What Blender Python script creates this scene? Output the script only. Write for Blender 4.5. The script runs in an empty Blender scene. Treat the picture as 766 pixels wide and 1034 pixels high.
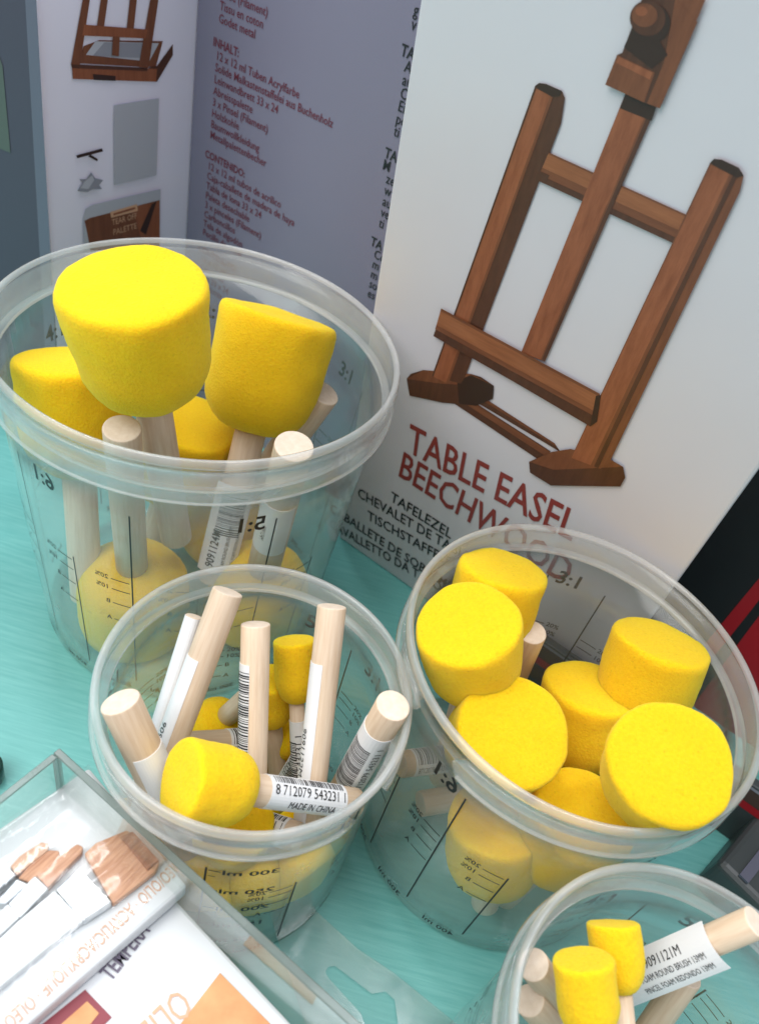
import bpy, bmesh, math, random
from mathutils import Vector, Matrix, noise
random.seed(7)
sc = bpy.context.scene
col = sc.collection
R = math.radians

# ------------------------------------------------------------------ camera
F, PITCH, ROLL, H = 780.0, R(41.55), R(16.54), .29
FW = Vector((0, math.cos(PITCH), -math.sin(PITCH)))
_up = Vector((0, math.sin(PITCH), math.cos(PITCH)))
_rt = Vector((1, 0, 0))
RT = _rt*math.cos(ROLL) + _up*math.sin(ROLL)
UP = _up*math.cos(ROLL) - _rt*math.sin(ROLL)
EYE = Vector((0, 0, H))
cd = bpy.data.cameras.new('camera')
cam = bpy.data.objects.new('camera', cd)
col.objects.link(cam)
cam.matrix_world = Matrix.Translation(EYE) @ Matrix((RT, UP, -FW)).transposed().to_4x4()
cd.sensor_fit = 'HORIZONTAL'; cd.sensor_width = 36; cd.lens = 36*F/766
cd.clip_start = .01; cd.clip_end = 50
cd.dof.use_dof = True; cd.dof.focus_distance = .262; cd.dof.aperture_fstop = 19
sc.camera = cam

def ray(x, y): return RT*((x-383)/F) - UP*((y-517)/F) + FW
def at(x, y, z=0.0):
    """world point at height z that the photo's pixel (x, y) looks at"""
    d = ray(x, y); return EYE + d*((z-H)/d.z)
def hit(x, y, P0, n):
    d = ray(x, y); return EYE + d*((P0-EYE).dot(n)/d.dot(n))

# ------------------------------------------------------------------ helpers
def link(o): col.objects.link(o); return o
def tag(o, label=None, cat=None, group=None, kind=None):
    if label: o['label'] = label
    if cat: o['category'] = cat
    if group: o['group'] = group
    if kind: o['kind'] = kind
    return o
def empty(name, M=None, label=None, cat=None, group=None):
    o = link(bpy.data.objects.new(name, None))
    o.empty_display_size = .01
    if M is not None: o.matrix_world = M
    return tag(o, label, cat, group)
def mesh(name, verts, faces, mats, parent=None, mi=None, smooth=False):
    me = bpy.data.meshes.new(name)
    me.from_pydata([tuple(v) for v in verts], [], faces)
    if not isinstance(mats, (list, tuple)): mats = [mats]
    for m in mats: me.materials.append(m)
    if mi: me.polygons.foreach_set('material_index', mi)
    if smooth is True: me.polygons.foreach_set('use_smooth', [True]*len(me.polygons))
    me.update()
    o = link(bpy.data.objects.new(name, me))
    if parent: o.parent = parent
    return o
class MB:
    def __init__(s): s.v=[]; s.f=[]; s.m=[]
    def add(s, verts, faces, m=0):
        k=len(s.v); s.v += [Vector(v) for v in verts]; s.f += [tuple(i+k for i in f) for f in faces]; s.m += [m]*len(faces); return s
    def box(s, O, a, b, c, m=0):
        O,a,b,c = map(Vector,(O,a,b,c))
        vs=[O,O+a,O+a+b,O+b,O+c,O+a+c,O+a+b+c,O+b+c]
        fs=[(3,2,1,0),(4,5,6,7),(0,1,5,4),(1,2,6,5),(2,3,7,6),(3,0,4,7)]
        if a.cross(b).dot(c)<0: fs=[f[::-1] for f in fs]
        return s.add(vs,fs,m)
    def build(s, name, mats, parent=None, smooth=False, bevel=0, seg=2, inv=None):
        vs = s.v if inv is None else [inv@v for v in s.v]
        o = mesh(name, vs, s.f, mats, parent, s.m, smooth)
        if bevel:
            bm=bmesh.new(); bm.from_mesh(o.data)
            bmesh.ops.remove_doubles(bm, verts=bm.verts, dist=1e-6)
            bmesh.ops.bevel(bm, geom=bm.edges[:], offset=bevel, segments=seg, affect='EDGES', profile=.5)
            bm.to_mesh(o.data); bm.free()
        return o
def lathe(prof, n=48):
    """profile [(r,z)..] -> verts, faces; r==0 ends become poles"""
    vs=[]; fs=[]; rings=[]
    for r,z in prof:
        if r<1e-7: rings.append([len(vs)]); vs.append(Vector((0,0,z)))
        else:
            rings.append(list(range(len(vs),len(vs)+n)))
            vs += [Vector((r*math.cos(2*math.pi*i/n), r*math.sin(2*math.pi*i/n), z)) for i in range(n)]
    for a,b in zip(rings,rings[1:]):
        for i in range(n):
            j=(i+1)%n
            if len(a)==1 and len(b)==1: continue
            if len(a)==1: fs.append((a[0],b[j],b[i]))
            elif len(b)==1: fs.append((a[i],a[j],b[0]))
            else: fs.append((a[i],a[j],b[j],b[i]))
    return vs,fs
_txt={}
def text2d(s, size=1.0, bold=0.0, space=1.0):
    """text as flat mesh data: verts (x,y), faces, width"""
    key=(s,bold,space)
    if key not in _txt:
        cu=bpy.data.curves.new('lettering','FONT'); cu.body=s; cu.size=1; cu.resolution_u=2
        cu.offset=bold; cu.space_character=space
        o=bpy.data.objects.new('lettering',cu); col.objects.link(o)
        dg=bpy.context.evaluated_depsgraph_get(); dg.update()
        me=o.evaluated_get(dg).to_mesh()
        v=[(p.co.x,p.co.y) for p in me.vertices]; f=[tuple(p.vertices) for p in me.polygons]
        o.evaluated_get(dg).to_mesh_clear()
        bpy.data.objects.remove(o); bpy.data.curves.remove(cu)
        _txt[key]=(v,f,max([p[0] for p in v]+[0]))
    v,f,w=_txt[key]
    return [(x*size,y*size) for x,y in v],f,w*size

# ------------------------------------------------------------------ materials
def mat(name, colr, rough=.5, **k):
    m=bpy.data.materials.new(name); m.use_nodes=True
    b=m.node_tree.nodes['Principled BSDF']
    b.inputs['Base Color'].default_value=(*colr,1); b.inputs['Roughness'].default_value=rough
    for kk,v in k.items(): b.inputs[kk.replace('_',' ')].default_value=v
    return m
def nt(m): return m.node_tree.nodes, m.node_tree.links, m.node_tree.nodes['Principled BSDF']
def vary(m, c2, scale=(1,1,1), nscale=20, detail=4, lo=.35, hi=.65, bump=0, bscale=None, bdist=.0005, rough=.55):
    N,L,b=nt(m)
    tc=N.new('ShaderNodeTexCoord'); mp=N.new('ShaderNodeMapping'); mp.inputs['Scale'].default_value=scale
    L.new(tc.outputs['Object'],mp.inputs['Vector'])
    no=N.new('ShaderNodeTexNoise'); no.inputs['Scale'].default_value=nscale; no.inputs['Detail'].default_value=detail; no.inputs['Roughness'].default_value=rough
    L.new(mp.outputs[0],no.inputs['Vector'])
    cr=N.new('ShaderNodeValToRGB'); cr.color_ramp.elements[0].position=lo; cr.color_ramp.elements[1].position=hi
    cr.color_ramp.elements[0].color=b.inputs['Base Color'].default_value; cr.color_ramp.elements[1].color=(*c2,1)
    L.new(no.outputs[0],cr.inputs[0]); L.new(cr.outputs[0],b.inputs['Base Color'])
    if bump:
        n2=no
        if bscale:
            n2=N.new('ShaderNodeTexNoise'); n2.inputs['Scale'].default_value=bscale; n2.inputs['Detail'].default_value=3
            L.new(mp.outputs[0],n2.inputs['Vector'])
        bp=N.new('ShaderNodeBump'); bp.inputs['Strength'].default_value=bump; bp.inputs['Distance'].default_value=bdist
        L.new(n2.outputs[0],bp.inputs['Height']); L.new(bp.outputs[0],b.inputs['Normal'])
    return m, cr
def plastic(name, milk, tint=(.97,.985,.98), body=(.82,.87,.86), rough=.12, ior=1.45, bump=0):
    """frosted clear plastic: see-through, a little milky, glossy"""
    m=bpy.data.materials.new(name); m.use_nodes=True
    N,L=m.node_tree.nodes,m.node_tree.links; N.clear()
    out=N.new('ShaderNodeOutputMaterial')
    tr=N.new('ShaderNodeBsdfTransparent'); tr.inputs[0].default_value=(*tint,1)
    df=N.new('ShaderNodeBsdfDiffuse'); df.inputs[0].default_value=(*body,1)
    tl=N.new('ShaderNodeBsdfTranslucent'); tl.inputs[0].default_value=(*body,1)
    mm=N.new('ShaderNodeMixShader'); mm.inputs[0].default_value=.5
    L.new(df.outputs[0],mm.inputs[1]); L.new(tl.outputs[0],mm.inputs[2])
    a=N.new('ShaderNodeMixShader')
    L.new(tr.outputs[0],a.inputs[1]); L.new(mm.outputs[0],a.inputs[2])
    tc=N.new('ShaderNodeTexCoord'); no=N.new('ShaderNodeTexNoise'); no.inputs['Scale'].default_value=45; no.inputs['Detail'].default_value=5
    L.new(tc.outputs['Object'],no.inputs['Vector'])
    mr=N.new('ShaderNodeMapRange'); mr.inputs['From Min'].default_value=.3; mr.inputs['From Max'].default_value=.7
    mr.inputs['To Min'].default_value=milk*.8; mr.inputs['To Max'].default_value=milk*1.2
    L.new(no.outputs[0],mr.inputs['Value']); L.new(mr.outputs[0],a.inputs[0])
    g=N.new('ShaderNodeBsdfGlossy'); sm=N.new('ShaderNodeTexNoise'); sm.inputs['Scale'].default_value=70; sm.inputs['Detail'].default_value=6; L.new(tc.outputs['Object'],sm.inputs['Vector'])
    sr=N.new('ShaderNodeMapRange'); sr.inputs['From Min'].default_value=.35; sr.inputs['From Max'].default_value=.7; sr.inputs['To Min'].default_value=rough*.6; sr.inputs['To Max'].default_value=rough*2.4   # finger smudges
    L.new(sm.outputs[0],sr.inputs['Value']); L.new(sr.outputs[0],g.inputs['Roughness']); g.inputs[0].default_value=(1,1,1,1)
    fr=N.new('ShaderNodeFresnel'); ge=N.new('ShaderNodeNewGeometry'); io=N.new('ShaderNodeMapRange')
    io.inputs['To Min'].default_value=ior; io.inputs['To Max'].default_value=1/ior   # same sheen from inside the wall as from outside
    L.new(ge.outputs['Backfacing'],io.inputs['Value']); L.new(io.outputs[0],fr.inputs[0])
    bp=N.new('ShaderNodeBump'); bp.inputs['Strength'].default_value=.12+bump; bp.inputs['Distance'].default_value=.001
    L.new(no.outputs[0],bp.inputs['Height']); L.new(bp.outputs[0],g.inputs['Normal']); L.new(bp.outputs[0],fr.inputs['Normal'])
    b=N.new('ShaderNodeMixShader'); L.new(fr.outputs[0],b.inputs[0]); L.new(a.outputs[0],b.inputs[1]); L.new(g.outputs[0],b.inputs[2])
    L.new(b.outputs[0],out.inputs[0])
    return m
M={}
M['cup']=plastic('cup_plastic',.062,tint=(.99,.995,.993),body=(.92,.95,.95))
M['rim']=plastic('rim_plastic',.38,tint=(.99,.995,.993),body=(.97,.99,.99),rough=.12)
M['collar']=plastic('collar_plastic',.11,tint=(.99,.995,.993),body=(.95,.98,.98),rough=.1)
M['acrylic']=plastic('clear_acrylic',.05,tint=(.93,.97,.955),body=(.6,.7,.68),rough=.04)
M['acrylic_edge']=plastic('acrylic_edge',.75,tint=(.6,.7,.67),body=(.26,.32,.30),rough=.15)
M['film']=plastic('clear_film',.05,tint=(.98,.99,.99),rough=.08,bump=.6)
M['sheet']=plastic('clear_sheet',.13,tint=(.95,.97,.97),body=(.75,.85,.84),rough=.1)

def foam_material(name, c1, c2):
    m=mat(name,c1,.95,Subsurface_Weight=.75,Subsurface_Scale=.0045,Sheen_Weight=.18,Sheen_Roughness=.6)
    N,L,b=nt(m)
    b.inputs['Subsurface Radius'].default_value=(1,.62,.06); b.inputs['Sheen Tint'].default_value=(1,.95,.4,1); b.inputs['Specular IOR Level'].default_value=.1
    _,cr=vary(m,c2,nscale=900,detail=4,lo=.28,hi=.6)
    tc=N.new('ShaderNodeTexCoord')
    vo=N.new('ShaderNodeTexVoronoi'); vo.inputs['Scale'].default_value=1150; vo.inputs['Randomness'].default_value=1
    no=N.new('ShaderNodeTexNoise'); no.inputs['Scale'].default_value=2400; no.inputs['Detail'].default_value=2
    L.new(tc.outputs['Object'],vo.inputs['Vector']); L.new(tc.outputs['Object'],no.inputs['Vector'])
    ad=N.new('ShaderNodeMath'); ad.operation='ADD'; L.new(vo.outputs['Distance'],ad.inputs[0]); L.new(no.outputs[0],ad.inputs[1])
    bp=N.new('ShaderNodeBump'); bp.inputs['Strength'].default_value=.38; bp.inputs['Distance'].default_value=.0005
    L.new(ad.outputs[0],bp.inputs['Height']); L.new(bp.outputs[0],b.inputs['Normal'])
    # open pores: a few darker pits of varying size
    v2=N.new('ShaderNodeTexVoronoi'); v2.inputs['Scale'].default_value=420; L.new(tc.outputs['Object'],v2.inputs['Vector'])
    mr=N.new('ShaderNodeMapRange'); mr.inputs['From Min'].default_value=.05; mr.inputs['From Max'].default_value=.22; mr.inputs['To Min'].default_value=.86; mr.inputs['To Max'].default_value=1
    L.new(v2.outputs['Distance'],mr.inputs['Value'])
    oi=N.new('ShaderNodeObjectInfo'); m2=N.new('ShaderNodeMapRange'); m2.inputs['To Min'].default_value=.93; m2.inputs['To Max'].default_value=1.03
    L.new(oi.outputs['Random'],m2.inputs['Value'])
    mu=N.new('ShaderNodeMath'); mu.operation='MULTIPLY'; L.new(mr.outputs[0],mu.inputs[0]); L.new(m2.outputs[0],mu.inputs[1])
    hs=N.new('ShaderNodeHueSaturation'); L.new(cr.outputs[0],hs.inputs['Color']); L.new(mu.outputs[0],hs.inputs['Value'])
    L.new(hs.outputs[0],b.inputs['Base Color'])
    return m
M['foam']=foam_material('yellow_foam',(.84,.525,.010),(.89,.585,.012))
M['wood']=mat('beech_handle',(.68,.51,.35),.55); vary(M['wood'],(.80,.65,.49),scale=(300,300,22),nscale=3,detail=5,lo=.3,hi=.7,bump=.15,bdist=.0003)
def per_object(m,lo,hi):
    N,L,b=nt(m); src=b.inputs['Base Color'].links[0].from_socket
    oi=N.new('ShaderNodeObjectInfo'); mr=N.new('ShaderNodeMapRange'); mr.inputs['To Min'].default_value=lo; mr.inputs['To Max'].default_value=hi
    L.new(oi.outputs['Random'],mr.inputs['Value']); hs=N.new('ShaderNodeHueSaturation'); L.new(src,hs.inputs['Color']); L.new(mr.outputs[0],hs.inputs['Value']); L.new(hs.outputs[0],b.inputs['Base Color'])
per_object(M['wood'],.86,1.06)
M['endgrain']=mat('beech_end_grain',(.70,.58,.45),.8); vary(M['endgrain'],(.80,.69,.57),nscale=420,lo=.3,hi=.7,bump=.12)
M['paper']=mat('sticker_paper',(.80,.82,.84),.45)
M['ink']=mat('black_ink',(.012,.013,.014),.4)
M['inkgrey']=mat('grey_ink',(.10,.10,.11),.45)
M['maroon']=mat('maroon_ink',(.14,.026,.045),.5)
M['title']=mat('title_ink',(.24,.035,.03),.45)
def board(name,c,rough=.4):
    m=mat(name,c,rough); vary(m,tuple(x*1.05 for x in c),nscale=14,detail=3,lo=.3,hi=.7,bump=.05,bscale=350,bdist=.0004); return m
M['white_board']=board('white_carton',(.585,.58,.62),.38)
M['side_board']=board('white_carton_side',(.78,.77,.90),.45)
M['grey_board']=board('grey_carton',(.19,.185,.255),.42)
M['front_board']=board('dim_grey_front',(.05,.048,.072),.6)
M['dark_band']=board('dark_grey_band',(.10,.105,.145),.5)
M['black_board']=board('black_carton',(.008,.010,.012),.6)
M['red_board']=board('red_carton',(.36,.012,.02),.4)
M['slate']=board('slate_carton',(.05,.06,.062),.4)
M['brown_board']=board('brown_carton',(.075,.045,.035),.45)
M['greenprint']=board('green_print',(.07,.085,.07),.5)
def printwood(name,c,c2,sc=(1,1,.12)):
    m=mat(name,c,.4); vary(m,c2,scale=sc,nscale=420,detail=6,lo=.32,hi=.7,rough=.7); return m
M['pw_light']=printwood('printed_wood_light',(.20,.060,.024),(.31,.105,.046))
M['pw_mid']=printwood('printed_wood_mid',(.13,.042,.018),(.20,.070,.030))
M['pw_dark']=printwood('printed_wood_dark',(.060,.021,.011),(.095,.035,.018))
M['pw_light_h']=printwood('printed_wood_rail',(.21,.072,.028),(.33,.125,.052),(.10,.10,1))
M['pw_mid_h']=printwood('printed_wood_rail_shade',(.13,.042,.018),(.20,.070,.030),(.10,.10,1))
M['pw_high']=printwood('printed_wood_highlight',(.33,.125,.055),(.42,.17,.08))
M['pw_black']=mat('printed_wood_shadow',(.034,.014,.009),.4)
M['teal']=mat('teal_table',(.045,.36,.35),.38)
def teal():
    m=M['teal']; N,L,b=nt(m)
    tc=N.new('ShaderNodeTexCoord'); mp=N.new('ShaderNodeMapping'); mp.inputs['Rotation'].default_value=(0,0,R(-52)); mp.inputs['Scale'].default_value=(14,230,1)
    L.new(tc.outputs['Object'],mp.inputs['Vector'])
    n1=N.new('ShaderNodeTexNoise'); n1.inputs['Scale'].default_value=3; n1.inputs['Detail'].default_value=7; n1.inputs['Roughness'].default_value=.65
    L.new(mp.outputs[0],n1.inputs['Vector'])
    n2=N.new('ShaderNodeTexNoise'); n2.inputs['Scale'].default_value=22; n2.inputs['Detail'].default_value=4
    L.new(tc.outputs['Object'],n2.inputs['Vector'])
    cr=N.new('ShaderNodeValToRGB')
    e=cr.color_ramp.elements; e[0].position=.2; e[0].color=(.11,.42,.40,1); e[1].position=.84; e[1].color=(.235,.60,.57,1)
    k=cr.color_ramp.elements.new(.5); k.color=(.16,.50,.475,1)
    L.new(n1.outputs[0],cr.inputs[0])
    mx=N.new('ShaderNodeMix'); mx.data_type='RGBA'; mx.blend_type='MULTIPLY'; mx.inputs[0].default_value=.22
    L.new(cr.outputs[0],mx.inputs[6]); L.new(n2.outputs[0],mx.inputs[7]); L.new(mx.outputs[2],b.inputs['Base Color'])
    bp=N.new('ShaderNodeBump'); bp.inputs['Strength'].default_value=.12; bp.inputs['Distance'].default_value=.0004
    L.new(n1.outputs[0],bp.inputs['Height']); L.new(bp.outputs[0],b.inputs['Normal'])
    mr=N.new('ShaderNodeMapRange'); mr.inputs['To Min'].default_value=.3; mr.inputs['To Max'].default_value=.6
    L.new(n1.outputs[0],mr.inputs['Value']); L.new(mr.outputs[0],b.inputs['Roughness'])
teal()
M['silver']=mat('silver_ferrule',(.42,.45,.48),.3,Metallic=.6); vary(M['silver'],(.86,.90,.92),nscale=130,detail=3,lo=.4,hi=.6,bump=.3,bdist=.001)  # light and dark noise in the colour stands in for reflection streaks
M['card_white']=board('white_card',(.66,.69,.71),.4)
def hair(name,c1,c2):
    m=mat(name,c1,.55); vary(m,c2,scale=(60,5,5),nscale=22,detail=4,lo=.3,hi=.7,bump=.5,bdist=.0006)
    mp=[n for n in m.node_tree.nodes if n.type=='MAPPING'][0]; mp.inputs['Scale'].default_value=(1,1,1); mp.inputs['Rotation'].default_value=(0,0,R(24.2))
    m3=m.node_tree.nodes.new('ShaderNodeMapping'); m3.inputs['Scale'].default_value=(60,4,4)
    for l in list(mp.outputs[0].links):
        t=l.to_socket; m.node_tree.links.new(m3.outputs[0],t)
    m.node_tree.links.new(mp.outputs[0],m3.inputs['Vector']); return m
M['bristle']=hair('orange_bristle',(.40,.16,.07),(.66,.36,.20))
M['bristle2']=hair('pale_bristle',(.54,.29,.17),(.72,.48,.34))
M['bristle3']=hair('dark_bristle',(.20,.07,.03),(.42,.17,.08))
M['orange']=mat('orange_print',(.60,.25,.09),.5); vary(M['orange'],(.70,.38,.16),nscale=90,lo=.3,hi=.7)
M['darkred']=mat('dark_red_print',(.22,.02,.035),.45)
M['peach']=mat('peach_ink',(.62,.36,.22),.5)
M['purple']=mat('purple_ink',(.12,.10,.15),.5)
M['greyprint']=mat('grey_print',(.44,.46,.52),.5)
M['greyprint2']=mat('grey_print_dark',(.27,.28,.33),.5)
M['darkgreen']=plastic('dark_green_plastic',.7,tint=(.2,.4,.35),body=(.03,.10,.09),rough=.2)

# ------------------------------------------------------------------ table
U=Vector((math.cos(R(-25.73)),math.sin(R(-25.73)),0)); V=Vector((-U.y,U.x,0)); Z=Vector((0,0,1))
b=MB(); b.box((-1.2,-.5,-.03),(2.4,0,0),(0,1.6,0),(0,0,.03))
t=b.build('table',M['teal']); tag(t,kind='structure')

# generic flat print on a plane with frame (O, ex, ey, n)
class Plane:
    def __init__(s,O,ex,ey):
        s.O=Vector(O); s.ex=Vector(ex).normalized(); s.ey=Vector(ey).normalized(); s.n=s.ex.cross(s.ey)
    def px(s,x,y):
        P=hit(x,y,s.O,s.n)-s.O; return (P.dot(s.ex),P.dot(s.ey))
    def pt(s,x,y,h=0): return s.O+s.ex*x+s.ey*y+s.n*h
    def poly(s,mb,pts,m=0,h=.0002,px=True):
        q=[s.pt(*(s.px(*p) if px else p),h) for p in pts]
        nrm=(q[1]-q[0]).cross(q[2]-q[0])
        if nrm.dot(s.n)<0: q.reverse()
        mb.add(q,[tuple(range(len(q)))],m)
    def text(s,mb,string,x,y,size,m=0,h=.0003,width=None,sx=1.0,ang=0,bold=0,align='L'):
        v,f,w=text2d(string,size,bold)
        if width: sx=width/max(w,1e-9)
        w*=sx
        ox={'L':0,'C':-w/2,'R':-w}[align]; c,si=math.cos(ang),math.sin(ang)
        P=[]
        for a,bb in v:
            a=a*sx+ox; P.append(s.pt(x+a*c-bb*si,y+a*si+bb*c,h))
        mb.add(P,f,m)
    def textpx(s,mb,string,p0,p1,size=None,hpx=None,**k):
        """baseline from pixel p0 to p1"""
        a=s.px(*p0); c=s.px(*p1); d=(c[0]-a[0],c[1]-a[1])
        s.text(mb,string,a[0],a[1],size,width=math.hypot(*d),ang=math.atan2(d[1],d[0]),**k)

def carton(mb,O,ex,ey,n,w,h,dep,m=0):
    mb.box(O,ex*w,-n*dep,ey*h,m)

# ------------------------------------------------------------------ easel carton (white, printed)
BL=at(338,545)+V*.003
TL=Vector((-0.014240,-0.029550,0.249777)).normalized()
EP=Plane(BL,U,TL)
root=empty('easel_box',Matrix.Translation(BL),'white carton printed with a brown table easel and its name, behind the clear tubs','box')
inv=Matrix.Translation(-BL)
b=MB(); b.box(BL,U*.1522,-EP.n*.02,TL*.36)
b.build('carton',M['white_board'],root,bevel=.0012,inv=inv)
E_=[M['pw_light'],M['pw_mid'],M['pw_dark'],M['pw_black'],M['pw_light_h'],M['pw_mid_h'],M['pw_high']]
b=MB(); h0=.0003; k=[0]
def ep(pts,m):
    k[0]+=1; EP.poly(b,pts,m,h0+.00003*k[0])
def lerp(p,q,t): return (p[0]+(q[0]-p[0])*t,p[1]+(q[1]-p[1])*t)
def beam(a0,a1,c1,c0,parts):
    """a long printed bar a0-a1 | c0-c1, split lengthwise into tones"""
    for t0,t1,m in parts: ep([lerp(a0,c0,t0),lerp(a1,c1,t0),lerp(a1,c1,t1),lerp(a0,c0,t1)],m)
# rods and feet at the bottom
beam((484,398),(560,447),(566,456),(480,405),((0,1,2),(0,.4,5)))
beam((452,388),(556,455),(549,467),(444,397),((0,1,2),(.05,.5,5)))
ep([(411,382),(415,377),(428,373),(445,376),(476,377),(486,380),(499,389),(498,402),(481,409),(447,406),(414,399)],2)
ep([(411,382),(428,373),(476,377),(499,389),(470,388),(448,387)],1)
ep([(462,384),(476,378),(499,389),(498,402),(481,409),(464,407)],3)
# left post
ep([(541,86),(545,83),(552,84),(568,91),(571,98),(567,124),(470,380),(466,387),(437,378)],2)
beam((541,88),(437,379),(453,387),(559,97),((0,1,0),(0,.07,2),(.86,1,1)))
ep([(541,86),(545,83),(552,84),(568,91),(566,96),(558,97)],3)
# upper crossbar
beam((555,153),(703,220),(690,249),(543,181),((0,1,5),(.06,.55,4),(.8,1,2)))
ep([(547,172),(556,176),(551,184),(543,181)],2)
# middle post
beam((633,92),(527,355),(551,364),(664,106),((0,1,1),(0,.80,0),(.86,1,2)))
ep([(633,92),(664,106),(659,121),(627,108)],3)
# right foot
ep([(535,465),(558,455),(577,452),(616,462),(630,470),(632,481),(627,490),(557,489),(536,476)],2)
ep([(535,465),(558,455),(577,452),(616,462),(630,470),(560,473)],1)
# right post
ep([(718,163),(722,159),(730,160),(747,168),(752,176),(748,192),(616,466),(607,472),(577,462)],1)
beam((719,165),(578,461),(605,471),(745,178),((0,1,0),(.72,1,1),(.84,1,2)))
ep([(718,163),(722,159),(730,160),(747,168),(752,176),(745,178)],3)
# ledge
ep([(439,338),(446,318),(601,405),(603,418),(597,429),(520,384)],2)
beam((447,310),(607,396),(602,419),(441,331),((0,1,4),(0,.12,5),(.8,1,5)))
ep([(603,398),(608,397),(604,424),(597,429)],3)
# clamp on the top
ep([(684,-6),(716,-6),(704,22),(676,10)],1)
ep([(630,52),(640,26),(650,-3),(684,-3),(706,21),(668,108),(652,102),(613,84),(625,54)],2)
ep([(684,-3),(706,21),(668,108),(655,103),(672,62)],1)
ep([(625,54),(663,72),(652,102),(613,84)],1)
ep([(627,56),(661,72),(658,79),(624,62)],0)
ep([(632,46),(650,6),(666,36),(676,54),(660,68)],3)
ep([(660+19*math.cos(a),22+20*math.sin(a)) for a in [i*math.pi/12 for i in range(24)]],3)
ep([(656+18*math.cos(a),17+18*math.sin(a)) for a in [i*math.pi/12 for i in range(24)]],2)
ep([(653+13*math.cos(a),14+12*math.sin(a)) for a in [i*math.pi/12 for i in range(24)]],1)
ep([(650+6*math.cos(a),10+5*math.sin(a)) for a in [i*math.pi/12 for i in range(24)]],0)
b.build('easel_picture',E_,root,inv=inv)
b=MB()
EP.textpx(b,'TABLE EASEL',(411,455),(577,546),.0225,bold=.012)
EP.textpx(b,'BEECHWOOD',(401,479),(570,590),.0225,bold=.012)
b.build('title_lettering',M['title'],root,inv=inv)
b=MB()
for s_,p0,p1 in (('TAFELEZEL',(394,505),(455,544)),('CHEVALET DE TABLE',(361,501),(474,568)),('TISCHSTAFFELEI',(371,524),(458,574)),
                 ('CABALLETE DE SOBREMESA',(333,516),(470,606)),('CAVALLETTO DA TAVOLO',(333,532),(460,606))):
    EP.textpx(b,s_,p0,p1,.0092,bold=.012)
b.build('subtitle_lettering',M['ink'],root,inv=inv)

# ------------------------------------------------------------------ paint set cartons at the back
KS=1.13
C1=EYE+(Vector((-.15677,.27393,.13263))-EYE)*KS      # front right vertical edge of the set carton
S1=EYE+(Vector((-.12525,.33942,.12078))-EYE)*KS      # where its side meets the grey carton
C0=Vector((C1.x,C1.y,0)); S0=Vector((S1.x,S1.y,0))
dep=(S0-C0).dot(V)
root=empty('paint_set_box',Matrix.Translation(C0),'tall art set carton whose pale side pictures a wooden box easel and a palette','box')
inv=Matrix.Translation(-C0)
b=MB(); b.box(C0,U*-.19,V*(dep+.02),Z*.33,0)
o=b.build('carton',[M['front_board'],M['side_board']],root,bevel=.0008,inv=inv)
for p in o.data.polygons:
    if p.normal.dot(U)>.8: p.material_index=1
SP=Plane(C0,V,Z)                    # right side, seen from +U
FP=Plane(C0-U*.19,U,Z)
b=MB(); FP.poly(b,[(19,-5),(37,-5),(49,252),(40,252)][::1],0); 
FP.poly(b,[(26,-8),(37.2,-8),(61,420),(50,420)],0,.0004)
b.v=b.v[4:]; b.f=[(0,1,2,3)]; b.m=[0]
b.build('edge_shade_strip',M['dark_band'],root,inv=inv)  # edge shading at the corner, put in as a grey strip
b=MB(); FP.poly(b,[(-30,20),(-1,55),(3,66),(11,154),(-30,138)],0); b.build('green_picture',M['greenprint'],root,inv=inv)
b=MB(); kk=[0]
def sp(pts,m):
    kk[0]+=1; SP.poly(b,pts,m,.0002+.00003*kk[0])
W=[M['pw_light'],M['pw_mid'],M['pw_dark'],M['pw_black'],M['greyprint'],M['greyprint2'],M['peach'],M['side_board']]
# printed box easel
sp([(84,46),(100,40),(164,41),(157,67),(79,62)],1)
sp([(96,41),(160,43),(150,62),(84,58)],4)
sp([(105,42),(150,43),(142,58),(93,56)],5)
sp([(150,67),(158,66),(174,44),(174,55),(158,82),(150,80)],2)
sp([(72,65),(158,69),(157,82),(73,79)],0)
sp([(79,54),(145,61),(145,67),(76,63)],1)
sp([(71,64),(148,68),(148,71),(72,68)],2)
sp([(93,74),(116,76),(116,81),(94,80)],3)
sp([(84,-8),(91,-8),(80,65),(71,64)],1)
sp([(102,-8),(109,-8),(104,28),(97,26)],1)
sp([(131,-8),(138,-8),(134,30),(127,29)],1)
sp([(152,-8),(160,-8),(149,68),(139,67)],1)
sp([(84,24),(148,29),(146,38),(82,35)],0)
sp([(113,36),(120,36),(119,56),(112,55)],1)
# canvas board, charcoal, rag, palette
sp([(114,105.5),(159.5,98.5),(157,176),(114.5,186)],4)
sp([(76,156),(102,149),(103,152),(77,159)],3); sp([(88,157),(90,155),(98,160),(97,162)],3)
sp([(77,192),(82,184),(79,180),(86,180),(91,173),(95,179),(103,181),(99,186),(102,190),(93,190),(87,193)],5)
sp([(80,189),(84,183),(92,176),(94,181),(88,190)],4)
sp([(83,219),(85,210),(92,206),(161,190),(160,250),(84,250)],4)
sp([(84,222),(90,219),(160,201),(160,252),(90,252),(87,235)],1)
sp([(132,208),(160,202),(160,252),(145,252)],0)
sp([(110,213),(137,205),(138,212),(111,219)],6)
sp([(140,232),(152,205),(157,202),(146,236)],3)
sp([(113,214.5),(135,208),(135.4,210),(113.3,216.5)],0)
b.build('side_picture',W,root,inv=inv)
b=MB()
SP.textpx(b,'TEAR OFF',(111,226),(136,219),.0042,h=.0015)
SP.textpx(b,'PALETTE',(112,236),(136,229),.0042,h=.0015)
b.build('palette_lettering',M['peach'],root,inv=inv)

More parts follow.
